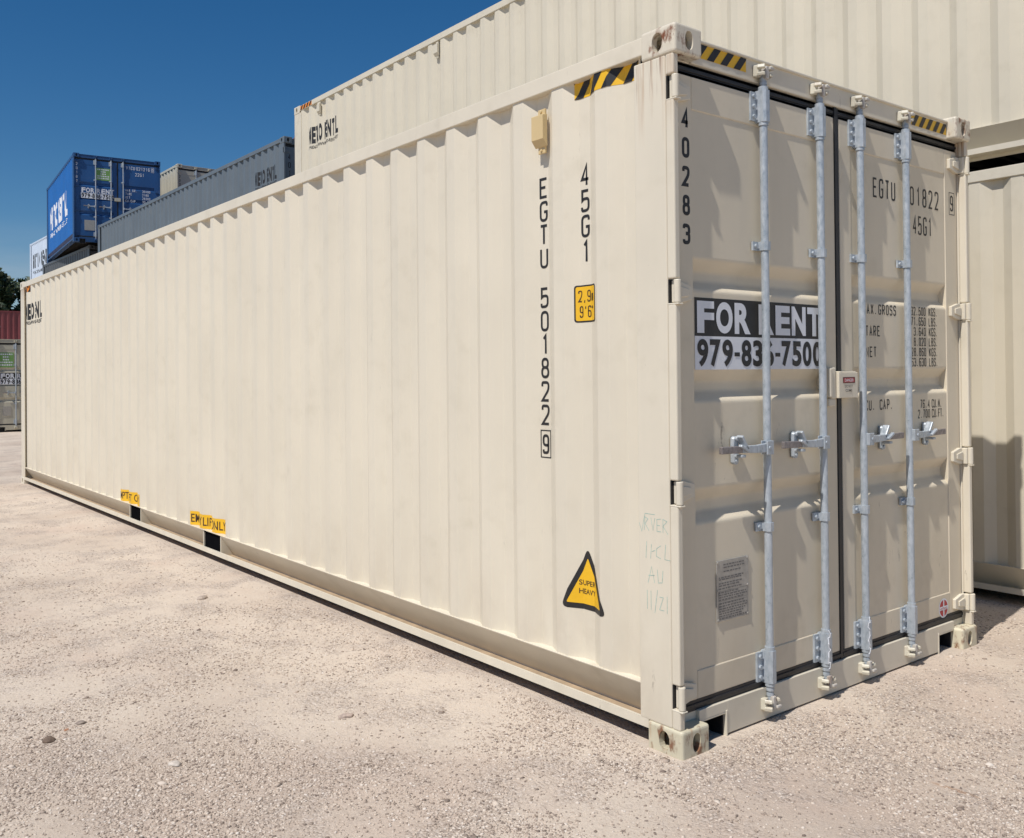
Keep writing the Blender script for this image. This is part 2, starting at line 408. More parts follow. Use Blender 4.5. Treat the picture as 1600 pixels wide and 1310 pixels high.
HZ = [2.648, 1.84, 1.045, .242]     # hinge heights of the 2.896 m box
def container(name, loc, rz, label, L=12.192, H=2.896, mats=None, cat='shipping container', group=None, y0=.663, pitch=.278,
              doors=True, fine=False, rods=(.608, 1.035, 1.375, 1.805), pockets=None, fits=None):
    mats = mats or {}
    side = mats['side']; fr = mats.get('frame', side); dr = mats.get('door', side); po = mats.get('post', fr)
    c = empty(name, loc, rz, label, cat, group)
    zs = H/2.896
    # corner fittings
    for sx in (0, 1):
        for sy in (0, 1):
            for sz in (0, 1):
                fm = fr
                if fits and sy == 0: fm = fits[1] if sz else fits[0]
                o = place_fitting(c, L, H, sx, sy, sz, fm)
                if fits and sy == 0 and sx == 0: o['label'] = 'rust streaked top corner block' if sz else 'grimy yellowed bottom corner block'
    # corner posts
    hz = [z*zs for z in HZ]
    def post(sx, sy):
        b = MB()
        def X(v): return W-v if sx else v
        def Y(v): return L-v if sy else v
        def bx(x0, x1, y0_, y1_, z0, z1):
            xa, xb = sorted((X(x0), X(x1))); ya, yb = sorted((Y(y0_), Y(y1_))); b.box((xa,ya,z0),(xb,yb,z1))
        z0, z1 = .116, H-.116
        if sy:
            bx(.001, .13, .003, .16, z0, z1); bx(.001, .012, .16, .225, z0, z1)
        else:
            bx(.001, .030, .052, .222, z0, z1)
            bx(.030, .085, .115, .222, z0, z1)
            if doors:
                cuts = [z0]+[v for h in sorted(hz) for v in (h-.049, h+.049)]+[z1]
                for i in range(0, len(cuts), 2): bx(.001, .032, .010, .052, cuts[i], cuts[i+1])
            else: bx(.001, .032, .010, .052, z0, z1)
        o = b.build('corner_post', po, c, bevel=.007 if fine else .004, seg=3)
        return o
    for sx in (0, 1):
        for sy in (0, 1): post(sx, sy)
    # side sheets, rails
    for sx in (0, 1):
        def X(v): return W-v if sx else v
        ys = [.20]+corr_breaks(.20, L-.20, y0, pitch)+[L-.20]
        b = MB(); z0, z1 = .256, H-.083
        r_ = .0035
        prof = []
        for i, y in enumerate(ys):                       # slightly rounded folds
            if 0 < i < len(ys)-1 and fine:
                for d in (-r_, -r_*.4, r_*.4, r_):
                    a = corr(y-r_, y0, pitch); m_ = corr(y, y0, pitch); e = corr(y+r_, y0, pitch); t = (d+r_)/(2*r_)
                    prof.append((y+d, a*(1-t)**2+m_*2*t*(1-t)+e*t*t))
            else: prof.append((y, corr(y, y0, pitch)))
        vs = [(X(PX0+d), y, z0) for y, d in prof]+[(X(PX0+d), y, z1) for y, d in prof]; n = len(prof)
        b.add(vs, [(i, i+1, n+i+1, n+i) if sx else (i+1, i, n+i, n+i+1) for i in range(n-1)])
        o = b.build('side_wall', side, c, smooth=False)
        b = MB(); xa, xb = sorted((X(.002), X(.062))); b.box((xa,.176,H-.086),(xb,L-.176,H-.012)); b.build('top_rail', fr, c, bevel=.004)
        b = MB()
        xa, xb = sorted((X(.002), X(.112))); b.box((xa,.176,.2550),(xb,L-.176,.2585)); xc, xd = sorted((X(.002), X(.014))); b.box((xc,.176,.083),(xd,L-.176,.121))
        seg = [.176]
        for p in (pockets or []): seg += list(p)
        seg.append(L-.176)
        web = [(X(.005), .2545), (X(.015), .2545), (X(.120), .100), (X(.120), .060), (X(.111), .060), (X(.111), .100)]
        for i in range(0, len(seg), 2): b.prism(web if not sx else web[::-1], 'y', seg[i], seg[i+1])
        for p in (pockets or []):                        # black plugs in the fork pockets, in place of the shade inside
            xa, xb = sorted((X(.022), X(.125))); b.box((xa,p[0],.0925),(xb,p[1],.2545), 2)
            for e_ in (p[0]-.006, p[1]+.006): b.box((min(X(.010),X(.125)),e_-.006,.0925),(max(X(.010),X(.125)),e_+.006,.2545))
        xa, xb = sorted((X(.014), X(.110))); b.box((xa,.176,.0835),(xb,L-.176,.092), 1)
        b.build('bottom_rail', [fr, M['flange_bounce'] if fine else fr, M['pocket_shade']], c)
    # roof, far end, underframe
    b = MB(); n = 40; vs = []; fs = []
    b.box((.06,.1,H-.045),(W-.06,L-.1,H-.028))
    for k in range(int((L-.6)/.5)): b.box((.15,.35+k*.5,H-.029),(W-.15,.55+k*.5,H-.012))
    b.build('roof', fr, c)
    b = MB(); xs = [.11]+corr_breaks(.11, W-.11, .2, .25)+[W-.11]; n = len(xs)
    vs = [(x, L-.012-corr(x, .2, .25), .15) for x in xs]+[(x, L-.012-corr(x, .2, .25), H-.1) for x in xs]
    b.add(vs, [(i, i+1, n+i+1, n+i) for i in range(n-1)]); b.box((.12,L-.06,H-.12),(W-.12,L-.004,H-.02)); b.box((.16,L-.06,.02),(W-.16,L-.004,.16))
    b.build('end_wall', side, c)
    b = MB(); b.box((.112,.14,.20),(W-.112,L-.06,.242))
    for k in range(int((L-.4)/.31)): b.box((.112,.3+k*.31,.085),(W-.112,.33+k*.31,.20)); b.box((.112,.3+k*.31,.085),(W-.112,.36+k*.31,.092))
    b.build('underframe', mats.get('under', M['wood']), c)
    # door frame
    b = MB(); b.box((.158,.050,H-.121),(W-.158,.12,H-.020)); b.box((.03,.060,H-.121),(.158,.12,H-.1)); b.box((W-.158,.060,H-.121),(W-.03,.12,H-.1))
    b.box((.162,.040,H-.030),(W-.162,.12,H-.018))
    b.build('door_header', fr, c, bevel=.004)
    b = MB(); b.box((.335,.045,.02),(W-.335,.12,.155)); b.box((.158,.045,.112),(.335,.12,.155)); b.box((W-.335,.045,.112),(W-.158,.12,.155))
    b.box((.325,.042,.0),(.335,.060,.118)); b.box((W-.335,.042,.0),(W-.325,.060,.118)); b.box((.164,.0455,.104),(.325,.060,.112)); b.box((W-.325,.0455,.104),(W-.164,.060,.112))
    k_ = 1
    for xa, xb in ((.164, .325), (W-.325, W-.164)): b.box((xa,.170,-.02),(xb,.175,.104), k_); b.box((xa+.001,.061,.105),(xb-.001,.170,.109), k_); b.box((xb-.003,.061,-.02),(xb+.004,.170,.104), k_); b.box((xa-.001,.061,-.02),(xa+.003,.170,.104), k_)  # black plates line the sill notches, their shade put into colour
    b.box((.03,.062,.118),(.158,.12,.155)); b.box((W-.158,.062,.118),(W-.03,.12,.155))
    b.build('door_sill', [fr, M['rubber_and_shade']], c, bevel=.003)
    if not doors:
        b = MB(); b.box((.035,.07,.15),(W-.035,.1,H-.12)); b.build('door', dr, c); return c
    # doors
    dl = []
    for k in (0, 1):
        d = MB()
        def X(v): return W-v if k else v
        def bx(x0, x1, ya, yb, z0, z1):
            xa, xb = sorted((X(x0), X(x1))); d.box((xa,ya,z0),(xb,yb,z1))
        zt = H-.171; za = .195
        bx(.036, .168, .060, .115, za, zt); bx(1.100, 1.197, .060, .115, za, zt)
        bx(.168, 1.100, .060, .115, zt-.135, zt); bx(.168, 1.100, .060, .115, za, za+.115)
        pr = [(zt-.135, .064)]
        for (zo, rt, rb, zi) in ((1.985,1.935,1.895,1.855),(1.530,1.480,1.440,1.400),(1.043,.990,.945,.902)):
            pr += [(zo*zs, .064), (rt*zs, .103), (rb*zs, .103), (zi*zs, .064)]
        pr.append((za+.115, .064)); q = []
        for i, (z, y) in enumerate(pr):
            if 0 < i < len(pr)-1:
                P = Vector((z, y)); A = Vector(pr[i-1]); B = Vector(pr[i+1]); r_ = .010
                a = P+(A-P).normalized()*r_; e = P+(B-P).normalized()*r_
                for t in (0, .33, .67, 1): v = a*(1-t)**2+P*2*t*(1-t)+e*t*t; q.append((v.x, v.y))
            else: q.append((z, y))
        xa, xb = sorted((X(.168), X(1.100))); n = len(q)
        d.add([(xa, y, z) for z, y in q]+[(xb, y, z) for z, y in q], [(i, i+1, n+i+1, n+i) for i in range(n-1)])
        door = d.build('door', dr, c, bevel=.004 if fine else 0); dl.append(door)
        # gasket (rubber lip round the leaf)
        g = MB()
        def gx(x0, x1, ya, yb, z0, z1):
            xa, xb = sorted((X(x0), X(x1))); g.box((xa,ya,z0),(xb,yb,z1))
        for o_ in (0, .017, .034): gx(.034, 1.218, .066-(.006 if o_ == .017 else 0), .10, zt+.001+o_, zt+.014+o_)
        gx(.034, 1.218, .066, .10, zt, zt+.050)
        gx(.034, 1.218, .060, .10, .152, .196); gx(.034, 1.218, .055, .07, .166, .182)
        gx(.0325, .0355, .070, .12, .157, zt+.05); gx(.030, .035, .064, .12, .194, zt)
        
        for z in hz: gx(.006, .031, .0485, .0525, z-.0475, z+.0475)  # black pieces keep the hinge slots as dark as their shade
        gx(1.198, 1.2175, .056 if k == 0 else .062, .11, .150, zt+.052)
        g.build('door_gasket', M['rubber_and_shade'], door, bevel=.002)
        # hinges
        for z in hz:
            h = MB(); h.cyl((X(.0155), .0125, z-.046), (X(.0155), .0125, z+.046), .0145, 16)
            pz = [(X(.034), z-.044), (X(.07), z-.044), (X(.142), z-.026), (X(.142), z+.026), (X(.07), z+.044), (X(.034), z+.044)]
            h.prism(pz if not k else pz[::-1], 'y', .042, .0602); h.box(*[tuple(t) for t in zip(*[sorted((X(.018), X(.045))), (.018, .046), (z-.044, z+.044)])])
            pz = [(X(.05), z-.026), (X(.115), z-.014), (X(.115), z+.014), (X(.05), z+.026)]
            h.prism(pz if not k else pz[::-1], 'y', .034, .042)
            h.box(*[tuple(t) for t in zip(*[sorted((X(.0), X(.033))), (-.003, .052), (z-.054, z-.047)])])
            h.build('hinge', fr, door, bevel=.004)
    # lock rods with their brackets, cams, handles
    for i, x in enumerate(rods):
        ry = .030
        r = MB()
        for zz, r_ in ((.150,.0178),(.128,.0158),(H-.128,.0165),(H-.112,.0155)): r.cyl((x,ry,zz-.006),(x,ry,zz+.006),r_,16)
        r.cyl((x,ry,.095),(x,ry,H-.085),.0135,16); r.cyl((x,ry,.15),(x,ry,H-.14),.0172,20)
        for z in (H-.150, H-.302, .325, .172): r.cyl((x,ry,z-.008),(x,ry,z+.008),.0215,18)
        rod = r.build('lock_rod', M['galv'], c, smooth=False)
        for p in rod.data.polygons: p.use_smooth = True
        rod.data.set_sharp_from_angle(angle=R(40))
        for z0, z1 in ((H-.296, H-.158), (.178, .317)):
            b = MB()
            pl = [(x-.022, .060), (x-.022, ry-.012), (x-.012, ry-.024), (x+.012, ry-.024), (x+.023, ry-.012), (x+.023, .060)]
            b.prism(pl, 'z', z0, z1); b.box((x-.060,.050,z0+.006),(x-.022,.060,z1-.006))
            for t in (.18, .5, .82):
                zz = z0+(z1-z0)*t; b.cyl((x-.041,.050,zz),(x-.041,.041,zz),.010,8)
                if t != .5: b.cyl((x+.0232,ry,zz),(x+.0236,ry,zz),.006,10, 1)
            b.build('rod_bracket', [M['galv'], M['black']], rod, bevel=.003)
        for z in (2.063*zs, .850*zs):
            b = MB()
            pl = [(x-.021, .060), (x-.021, ry-.010), (x-.010, ry-.0215), (x+.010, ry-.0215), (x+.021, ry-.010), (x+.021, .060)]
            b.prism(pl, 'z', z-.019, z+.019); b.box((x-.055,.050,z-.019),(x-.021,.060,z+.019)); b.cyl((x-.038,.05,z),(x-.038,.041,z),.010,8)
            b.cyl((x+.021,ry,z),(x+.0214,ry,z),.006,10,1)
            b.build('rod_bracket', [M['galv'], M['black']], rod, bevel=.003)
        for top in (1, 0):
            zc = H-.078 if top else .090; s = 1 if top else -1
            b = MB()
            for m_, f_ in ((1, 1.0), (-1, .88)):
                X0 = x-m_*.030*f_
                T = Matrix.Translation((X0, .038, zc)) @ Matrix.Rotation(m_*.25, 4, 'Z')
                b.box((-.015,-.012,-.024),(.015,.014,.026), 0, T)
                for zz, hh in ((.017*s, .009), (-.014*s, .008)):
                    T = Matrix.Translation((X0-m_*.004, .018, zc+zz)) @ Matrix.Rotation(m_*.5, 4, 'Z') @ Matrix.Rotation(m_*.25*(1 if zz > 0 else -1), 4, 'Y')
                    b.box((-.008,-.020,-hh),(.008,.014,hh), 0, T)
            b.box((x-.036,.036,zc-.014),(x+.034,.0505,zc+.014))
            kp = b.build('cam_keeper', fr if not fine else M['keeper'], c, bevel=.004)
            b = MB(); tee = [(-.011,-.034),(.011,-.034),(.012,.006),(.022,.010),(.022,.022),(-.010,.022),(-.012,.006)]
            p_ = [(x+q[0], zc+s*q[1]) for q in tee]; b.prism(p_ if s > 0 else p_[::-1], 'y', .004, .034)
            b.box((x+.004,-.006,zc+s*.012-.007),(x+.034,.006,zc+s*.012+.007))
            b.build('locking_cam', M['camworn'] if fine else fr, rod, bevel=.004)
        s = -1 if i < 2 else 1; z = 1.205*zs - (.012 if i in (0, 1) else .016)
        b = MB()
        def HX(v): return x+s*v
        def hb(x0, x1, ya, yb, z0, z1, mi=0):
            xa, xb = sorted((HX(x0), HX(x1))); b.box((xa,ya,z0),(xb,yb,z1), mi)
        hb(-.004, .042, -.002, .005, z-.030, z+.030); hb(-.004, .042, .027, .034, z-.030, z+.030); hb(-.004, .010, .005, .027, z-.03, z+.03)
        b.cyl((HX(.026), -.006, z), (HX(.026), .038, z), .008, 10)
        def bar(x0, x1, z0a, z0b, h0, h1, mi):
            p4 = [(HX(x0), z0a-h0), (HX(x1), z0b-h1), (HX(x1), z0b+h1), (HX(x0), z0a+h0)]; b.prism(p4, 'y', .006, .024, mi)
        bar(.02, .10, z, z-.002, .020, .017, 0); bar(.10, .20, z-.002, z+.002, .017, .015, 0); bar(.20, .335, z+.002, z+.004, .014, .015, 1)
        b.build('door_handle', [M['galv'], M['handletip']], rod, bevel=.003)
        b = MB(); hx = .20
        pl = []
        for t in range(16):
            a = 2*math.pi*t/16; pl.append((HX(hx)+.017*math.cos(a), z-.004+.043*(1 if math.sin(a) > 0 else -1)*(abs(math.sin(a)) > .01)+.017*math.sin(a)))
        b.prism(pl, 'y', .045, .060); b.prism([(p[0], p[1]) for p in pl], 'y', .040, .046)
        T = Matrix.Translation((HX(hx), .022, z-.026)); b.box((-.014,-.022,-.006),(.014,.024,.006), 0, T)
        T = Matrix.Translation((HX(hx-.020), .020, z+.028)) @ Matrix.Rotation(s*.6, 4, 'Y'); b.box((-.007,-.014,-.036),(.007,.020,.036), 0, T)
        T = Matrix.Translation((HX(hx-.004), .002, z+.006)) @ Matrix.Rotation(s*1.1, 4, 'Y'); b.box((-.006,-.008,-.030),(.006,.010,.030), 0, T)
        b.cyl((HX(hx), .034, z-.048), (HX(hx), .046, z-.048), .009, 10); b.cyl((HX(hx), .030, z+.046), (HX(hx), .046, z+.046), .010, 10)
        b.build('handle_catch', M['galv'], rod, bevel=.003)
    c['H'] = H
    del c['H']
    return c, dl

def side_map(y_zero=0, y0=.663, pitch=.278):
    return lambda u, v, l: (PX0+corr(-u, y0, pitch)-.0012-l, -u, v)
def side_decal(name, layers, c, y0=.663, pitch=.278, L=12.192):
    cuts = [-y for y in corr_breaks(0, L, y0, pitch)]
    return decal(name, layers, side_map(0, y0, pitch), c, cuts)
def door_map(y=.0625): return lambda u, v, l: (u, y-l, v)

# ================================================================== containers of the yard
CM = dict(side=M['cream'], frame=M['cream_frame'], post=M['cream_post'], door=M['cream_door_bounce'], under=M['wood'])
main, (door_l, door_r) = container('shipping_container', (0,0,0), 0,
    'cream container with black FOR RENT sign and yellow SUPER HEAVY triangle on its side',
    mats=CM, fine=True, pockets=[(4.735,5.095),(6.765,7.105)], fits=(M['fit_grime'], M['fit_rust']), group='cream shipping containers')

def stack_letters(text, ys, zs, wdt, sw):      # letters stacked vertically on the side
    out = []
    for ch, (zt, zb) in zip(text, zs): out += strokes(ch, -ys-wdt/2, zb, zt-zb, wdt, sw)
    return out
B = M['black']
zz = [(2.435,2.332),(2.317,2.227),(2.210,2.120),(2.102,2.010),(1.926,1.832),(1.816,1.724),(1.706,1.624),(1.610,1.530),(1.516,1.424),(1.412,1.314)]
zz = [(2.432-.109*i-(.075 if i > 3 else 0), 2.432-.109*i-(.075 if i > 3 else 0)-.096) for i in range(10)]
zz[-1] = (zz[-1][0], zz[-1][1])
side_decal('serial_lettering', [(stack_letters('EGTU', .838, zz[:4], .056, .0125), B, 0)], main)
side_decal('serial_lettering', [(stack_letters('501822', .838, zz[4:], .056, .0125), B, 0)], main)
side_decal('check_digit', [(stack_letters('9', .838, [(1.238, 1.146)], .046, .0125)+frame_rect(-.838-.036, 1.128, -.838+.036, 1.258, .005), B, 0)], main)
side_decal('size_code_lettering', [(stack_letters('45G1', .559, [(2.445-.1125*i, 2.445-.1125*i-.100) for i in range(4)], .054, .0125), B, 0)], main)
# height sticker
def rrect(x0, z0, x1, z1, r): return round_poly([(x0,z0),(x1,z0),(x1,z1),(x0,z1)], r)
bb = M['brownblack']
side_decal('height_sticker', [(rrect(-.622,1.745,-.482,1.910,.014), B, 0), (rrect(-.615,1.752,-.489,1.903,.010), M['yellow'], .0008),
    (strokes('2,9m', -.604, 1.835, .052, .0215, .0055, .0270)+strokes("9'6\"", -.598, 1.766, .052, .0215, .0055, .0255), bb, .0016)], main)
# triangle
def tri(d): 
    a, b_, c_ = Vector((-.565,.752)), Vector((-.704,.476)), Vector((-.420,.476)); g = (a+b_+c_)/3
    return [(g+(p-g)*d) for p in (a, b_, c_)]
T1 = [tuple(p) for p in tri(1.0)]; T2 = [tuple(p) for p in tri(.74)]
side_decal('heavy_triangle', [(round_poly(T1, .035), B, 0), (round_poly(T2, .008), M['yellow'], .0008),
    (font_text('SUPER', -.612, .582, .023, .098, .012)+font_text('HEAVY', -.612, .544, .023, .098, .012), bb, .0016)], main)
# hazard tapes
def hazard(u0, u1, z0, z1, n, mat2, tilt=.05, flip=1):
    out = []; w = (u1-u0)/n
    for k in range(-2, n+2):
        a = u0+k*w; p = [(a, z0), (a+w*.5, z0), (a+w*.5+tilt*flip, z1), (a+tilt*flip, z1)]
        # clip to the tape
        bm_p = [Vector(q) for q in p]
        def clip(ps, c, s):
            r = []
            for i in range(len(ps)):
                a_, b_ = ps[i], ps[(i+1) % len(ps)]; da = s*(a_.x-c); db = s*(b_.x-c)
                if da >= 0: r.append(a_)
                if da*db < 0: r.append(a_+(b_-a_)*(da/(da-db)))
            return r
        q = clip(clip(bm_p, u0, 1), u1, -1) if bm_p else []
        if len(q) > 2: out += poly([tuple(v) for v in q])
    return out
side_decal('hazard_tape', [(rect(-.612,2.738,-.2225,2.812), M['yellow'], 0), (hazard(-.612,-.2225,2.738,2.812,4,B,.055), B, .0008)], main)
side_decal('hazard_tape', [(rect(-11.95,2.73,-11.60,2.812), M['orange'], 0), (hazard(-11.95,-11.60,2.73,2.812,4,B,.06), B, .0008)], main)
hd = lambda u, v, l: (u, .0488-l, v)
decal('hazard_tape', [(rect(.166,2.806,.515,2.864), M['yellow'], 0), (hazard(.166,.515,2.806,2.864,4,B,.05), B, .0008)], hd, main)
decal('hazard_tape', [(rect(1.900,2.800,2.272,2.858), M['yellow'], 0), (hazard(1.900,2.272,2.800,2.858,5,B,.045), B, .0008)], hd, main)
# company lettering and lift stickers
def company(y_far, y_near, ztop, zbot, zsub, mat, hsub=.05, bold=.012):
    w = y_far-y_near
    return [(block_text('METRO RENTAL', -y_far, zbot, ztop-zbot, w, .058, .22), mat, 0),
            (font_text('979-836-7500  WWW.METRO-RENTAL.NET', -y_far, zsub, hsub, w, .02), mat, 0)]
side_decal('company_lettering', company(11.875, 10.935, 2.560, 2.335, 2.268, B, .05, .026), main)
for ya, yb in ((7.462, 6.790), (5.405, 4.690)):
    side_decal('lift_sticker', [(rect(-ya, .262, -yb, .378), M['yellow'], 0), (font_text('EMPTY LIFT ONLY', -ya+.02, .285, .072, ya-yb-.04, .01), bb, .0008)], main)
# chalk scrawl on the post
def scrawl(pts, sw): 
    q = [Vector(p) for p in pts]; return ribbon(q, False, sw)
gr = []
def addg(lines, x, z, sx, sz):
    for l in lines: gr.append(scrawl([(x+a*sx, z+b*sz) for a, b in l], .0021))
addg([[(0,.5),(.25,0),(.6,1.1),(1.6,1.1)],[(.6,.9),(.5,.1)],[(.55,.9),(.9,.8),(.6,.5),(1.0,.1)],[(1.2,.9),(1.4,.15),(1.6,.9)],[(2.2,.9),(1.8,.85),(1.8,.15),(2.2,.15)],[(1.8,.5),(2.1,.5)],[(2.4,.1),(2.4,.9),(2.8,.8),(2.4,.5),(2.9,.05)]], -.215, .875, .053, .068)
addg([[(.2,.9),(.1,0)],[(.7,.8),(.6,.0)],[(1.1,.5),(.75,.4)],[(1.7,.8),(1.25,.6),(1.2,.2),(1.7,.1)],[(2.2,.9),(2.1,.1),(2.7,.1)]], -.185, .770, .050, .075)
addg([[(.3,0),(.7,.9),(1.0,.05)],[(.35,.4),(1.0,.45)],[(1.3,.8),(1.4,.1),(1.8,.15),(1.9,.8)]], -.185, .672, .050, .075)
addg([[(.2,.9),(.2,0)],[(.6,.9),(.6,0)],[(1.3,1),(1.0,-.1)],[(1.5,.7),(1.9,.7),(1.5,.1),(2.0,.1)],[(2.3,.8),(2.3,0)]], -.185, .565, .050, .085)
decal('chalk_scrawl', [(gr, M['teal'], 0)], lambda u, v, l: (.0004-l*.3, -u, v), main)

# side vents
def vent(c, y, ztop, h=.20, w=.085, mat='tan_vent', xo=PX0):
    b = MB(); x = xo
    b.prism([(x-.002, ztop), (x-.002, ztop-h), (x+.010, ztop-h), (x+.010, ztop)], 'y', y-w*.30, y+w*.30)
    p = [(x, ztop-.028), (x-.030, ztop-.034), (x-.030, ztop-h+.060), (x-.006, ztop-h+.030), (x, ztop-h+.028)]
    b.prism(p, 'y', y-w/2, y+w/2)
    for t in (.012, h-.014): b.cyl((x-.008, y, ztop-t), (x, y, ztop-t), .007, 8)
    return b.build('side_vent', M[mat], c, bevel=.004)
vent(main, .806, 2.738, .205, .080)

# door lettering
dm = door_map(.0595)
def stencil(text, door, z0, step, h, w, sw, mat=B, x=.106):
    for i, ch in enumerate(text): decal('stencil_digit', [(strokes(ch, x, z0-i*step, h, w, sw, rad=.42), mat, 0)], door_map(.0595), door)
stencil('40283', door_l, 2.505, .117, .084, .046, .015)
dp = door_map(.0633)
def words_on(door, items, mat=B, y=.0633, name='weight_lettering'):
    for sh in items: decal(name, [(sh, mat, 0)], door_map(y), door)
words_on(door_r, [strokes('EGTU', 1.545, 2.385, .100, .040, .0105, .058), strokes('501822', 1.838, 2.383, .100, .042, .0105, .0655)], name='serial_lettering')
words_on(door_r, [strokes('45G1', 1.932, 2.233, .100, .038, .0105, .053)], name='size_code_lettering')
decal('check_digit', [(strokes('9', 2.328, 2.392, .088, .034, .0105)+frame_rect(2.315, 2.372, 2.376, 2.496, .004), B, 0)], door_map(.0595), door_r)
words_on(door_r, [strokes(t_, x_+.014, z_, .053, .0255, .0066, p_) for t_, x_, z_, p_ in (('MAX.GROSS', 1.425, 1.798, .0358), ('TARE', 1.448, 1.690, .0358), ('NET', 1.448, 1.586, .0358))])
for i, (n_, u_) in enumerate((('32.500','KGS.'),('71.650','LBS.'),('3.640','KGS.'),('8.020','LBS.'),('28.860','KGS.'),('63.630','LBS.'))):
    z_ = 1.806-i*.0535; p_ = .0262
    words_on(door_r, [strokes(n_, 2.058-len(n_)*p_, z_, .046, .0200, .0054, p_), strokes(u_, 2.084, z_, .046, .0200, .0054, .0250)])
words_on(door_r, [strokes('CU.', 1.450, 1.322, .053, .0245, .0066, .0335), strokes('CAP.', 1.450+4*.0335, 1.322, .053, .0245, .0066, .0335), strokes('76.4', 1.985, 1.318, .046, .0200, .0054, .0262), strokes('CU.M.', 2.105, 1.318, .046, .0200, .0054, .0225),
    strokes('2.700', 1.960, 1.266, .046, .0200, .0054, .0262), strokes('CU.FT.', 2.105, 1.266, .046, .0200, .0054, .0225)])
# FOR RENT sign: a thin printed board
def for_rent(door, x0=.176, x1=1.086, zb=1.530, zm=1.668, zt=1.826, board=M['whitevinyl'], band=M['black'], txt=M['whitevinyl'], num=M['black'], y=.0625):
    w = x1-x0
    lay = [(rect(x0,zb,x1,zm), board, 0), (block_text('979-836-7500', x0+.014, zb+.012, zm-zb-.024, w-.024, .035, .16), num, .0012)]
    if band: lay.append((rect(x0,zm,x1,zt), band, 0))
    lay.append((block_text('FOR RENT', x0+.014, zm+.013, zt-zm-.026, w-.026, .045, .12), txt, .0012))
    return decal('for_rent_sign', lay, door_map(y), door)
for_rent(door_l)
# data plate
b = MB(); b.box((.292,.058,.482),(.505,.0635,.735)); 
for x in (.300, .497):
    for z in (.490, .612, .727): b.cyl((x,.0585,z),(x,.0555,z),.006,8)
pl_o = b.build('data_plate', M['plate'], door_l, bevel=.002)
ink = []
rr = random.Random(3)
for i, z in enumerate([.716,.704,.688,.664,.656,.640,.630,.618,.602,.592,.582,.572,.556,.545,.534,.524,.514,.504,.495]):
    x = .306+(.03 if i < 3 else 0); end = .49-rr.random()*.06
    while x < end:
        l = .006+rr.random()*.016; ink += rect(x, z-.0028, min(x+l, .49), z+.0028); x += l+.005
ink += frame_rect(.303,.566,.494,.608,.0015)+frame_rect(.303,.489,.494,.560,.0015)
decal('data_plate_print', [(ink, M['plateink'], 0)], door_map(.0575), door_l)
# round emblem
def disc(x, z, r, n=28): return poly([(x+r*math.cos(2*math.pi*k/n), z+r*1.0*math.sin(2*math.pi*k/n)) for k in range(n)])
em = [(disc(2.195,.236,.052), M['whitevinyl'], 0), (disc(2.195,.236,.044), M['red'], .0006),
      (rect(2.189,.192,2.201,.280)+rect(2.152,.226,2.238,.246), M['whitevinyl'], .0012), (font_text('chc', 2.158,.229,.014,.074,.01), M['red'], .0018)]
decal('round_emblem', em, door_map(.0592), door_r)
# frayed white seal ties left on two of the lower brackets
for x_, ph in ((1.012, .3), (1.352, 1.7)):
    b = MB(); q_ = []
    for k in range(15): q_.append((x_-.006+.007*math.sin(k*1.1+ph), -.004+.004*math.cos(k*2.3), .335-.0125*k+.008*math.sin(k*2.7+ph)))
    for k in range(14): b.cyl(q_[k], q_[k+1], .0018, 6)
    b.build('wire_seal', M['whitevinyl'], main)
# lock box over the door gap
b = MB(); b.box((1.140,.012,1.392),(1.300,.0585,1.512)); b.box((1.150,.0145,1.512),(1.290,.055,1.518)); lb = b.build('lock_box', M['cream_frame'], door_r, bevel=.008, seg=3)
b = MB(); b.box((1.076,.018,1.398),(1.098,.0595,1.532)); b.box((1.098,.024,1.390),(1.134,.0595,1.536)); b.box((1.085,.030,1.355),(1.140,.0595,1.390)); b.build('lock_box', M['cream_frame'], door_l, bevel=.005)
dl_ = [(rect(1.172,1.462,1.272,1.490), M['red'], 0), (frame_rect(1.172,1.462,1.272,1.490,.003), B, .0006),
       (font_text('DANGER', 1.185,1.469,.014,.074,.01), M['whitevinyl'], .0012),
       (font_text('DO NOT', 1.186,1.441,.012,.068,.005)+font_text('CLIMB', 1.192,1.421,.012,.056,.005), M['plateink'], .0006)]
decal('danger_label', dl_, door_map(.0112), door_r)

# ---- the pair of pale containers stacked on the right
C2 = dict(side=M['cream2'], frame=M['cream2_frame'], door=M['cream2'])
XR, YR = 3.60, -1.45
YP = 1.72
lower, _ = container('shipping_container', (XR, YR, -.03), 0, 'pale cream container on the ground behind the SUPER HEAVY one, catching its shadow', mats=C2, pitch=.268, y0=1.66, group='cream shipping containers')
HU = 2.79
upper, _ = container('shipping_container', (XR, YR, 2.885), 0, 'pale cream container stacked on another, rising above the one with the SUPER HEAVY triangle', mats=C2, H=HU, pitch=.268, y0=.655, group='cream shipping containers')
side_decal('company_lettering', company(.660+.268*41+.082, .660+.268*41+.082-.905, 5.262-2.885, 5.010-2.885, 4.930-2.885, B, .05, .026), upper, y0=.655, pitch=.268)
for yv in (6.85, 9.92): 
    vent(upper, yv-YR, HU-.10, .20, .085, 'cream2')
decal('hazard_tape', [(rect(-(10.54-YR), HU-.080, -(10.16-YR), HU-.018), M['orange'], 0), (hazard(-(10.54-YR), -(10.16-YR), HU-.080, HU-.018, 4, B, .05), B, .0008)], lambda u, v, l: (.0008-l, -u, v), upper)

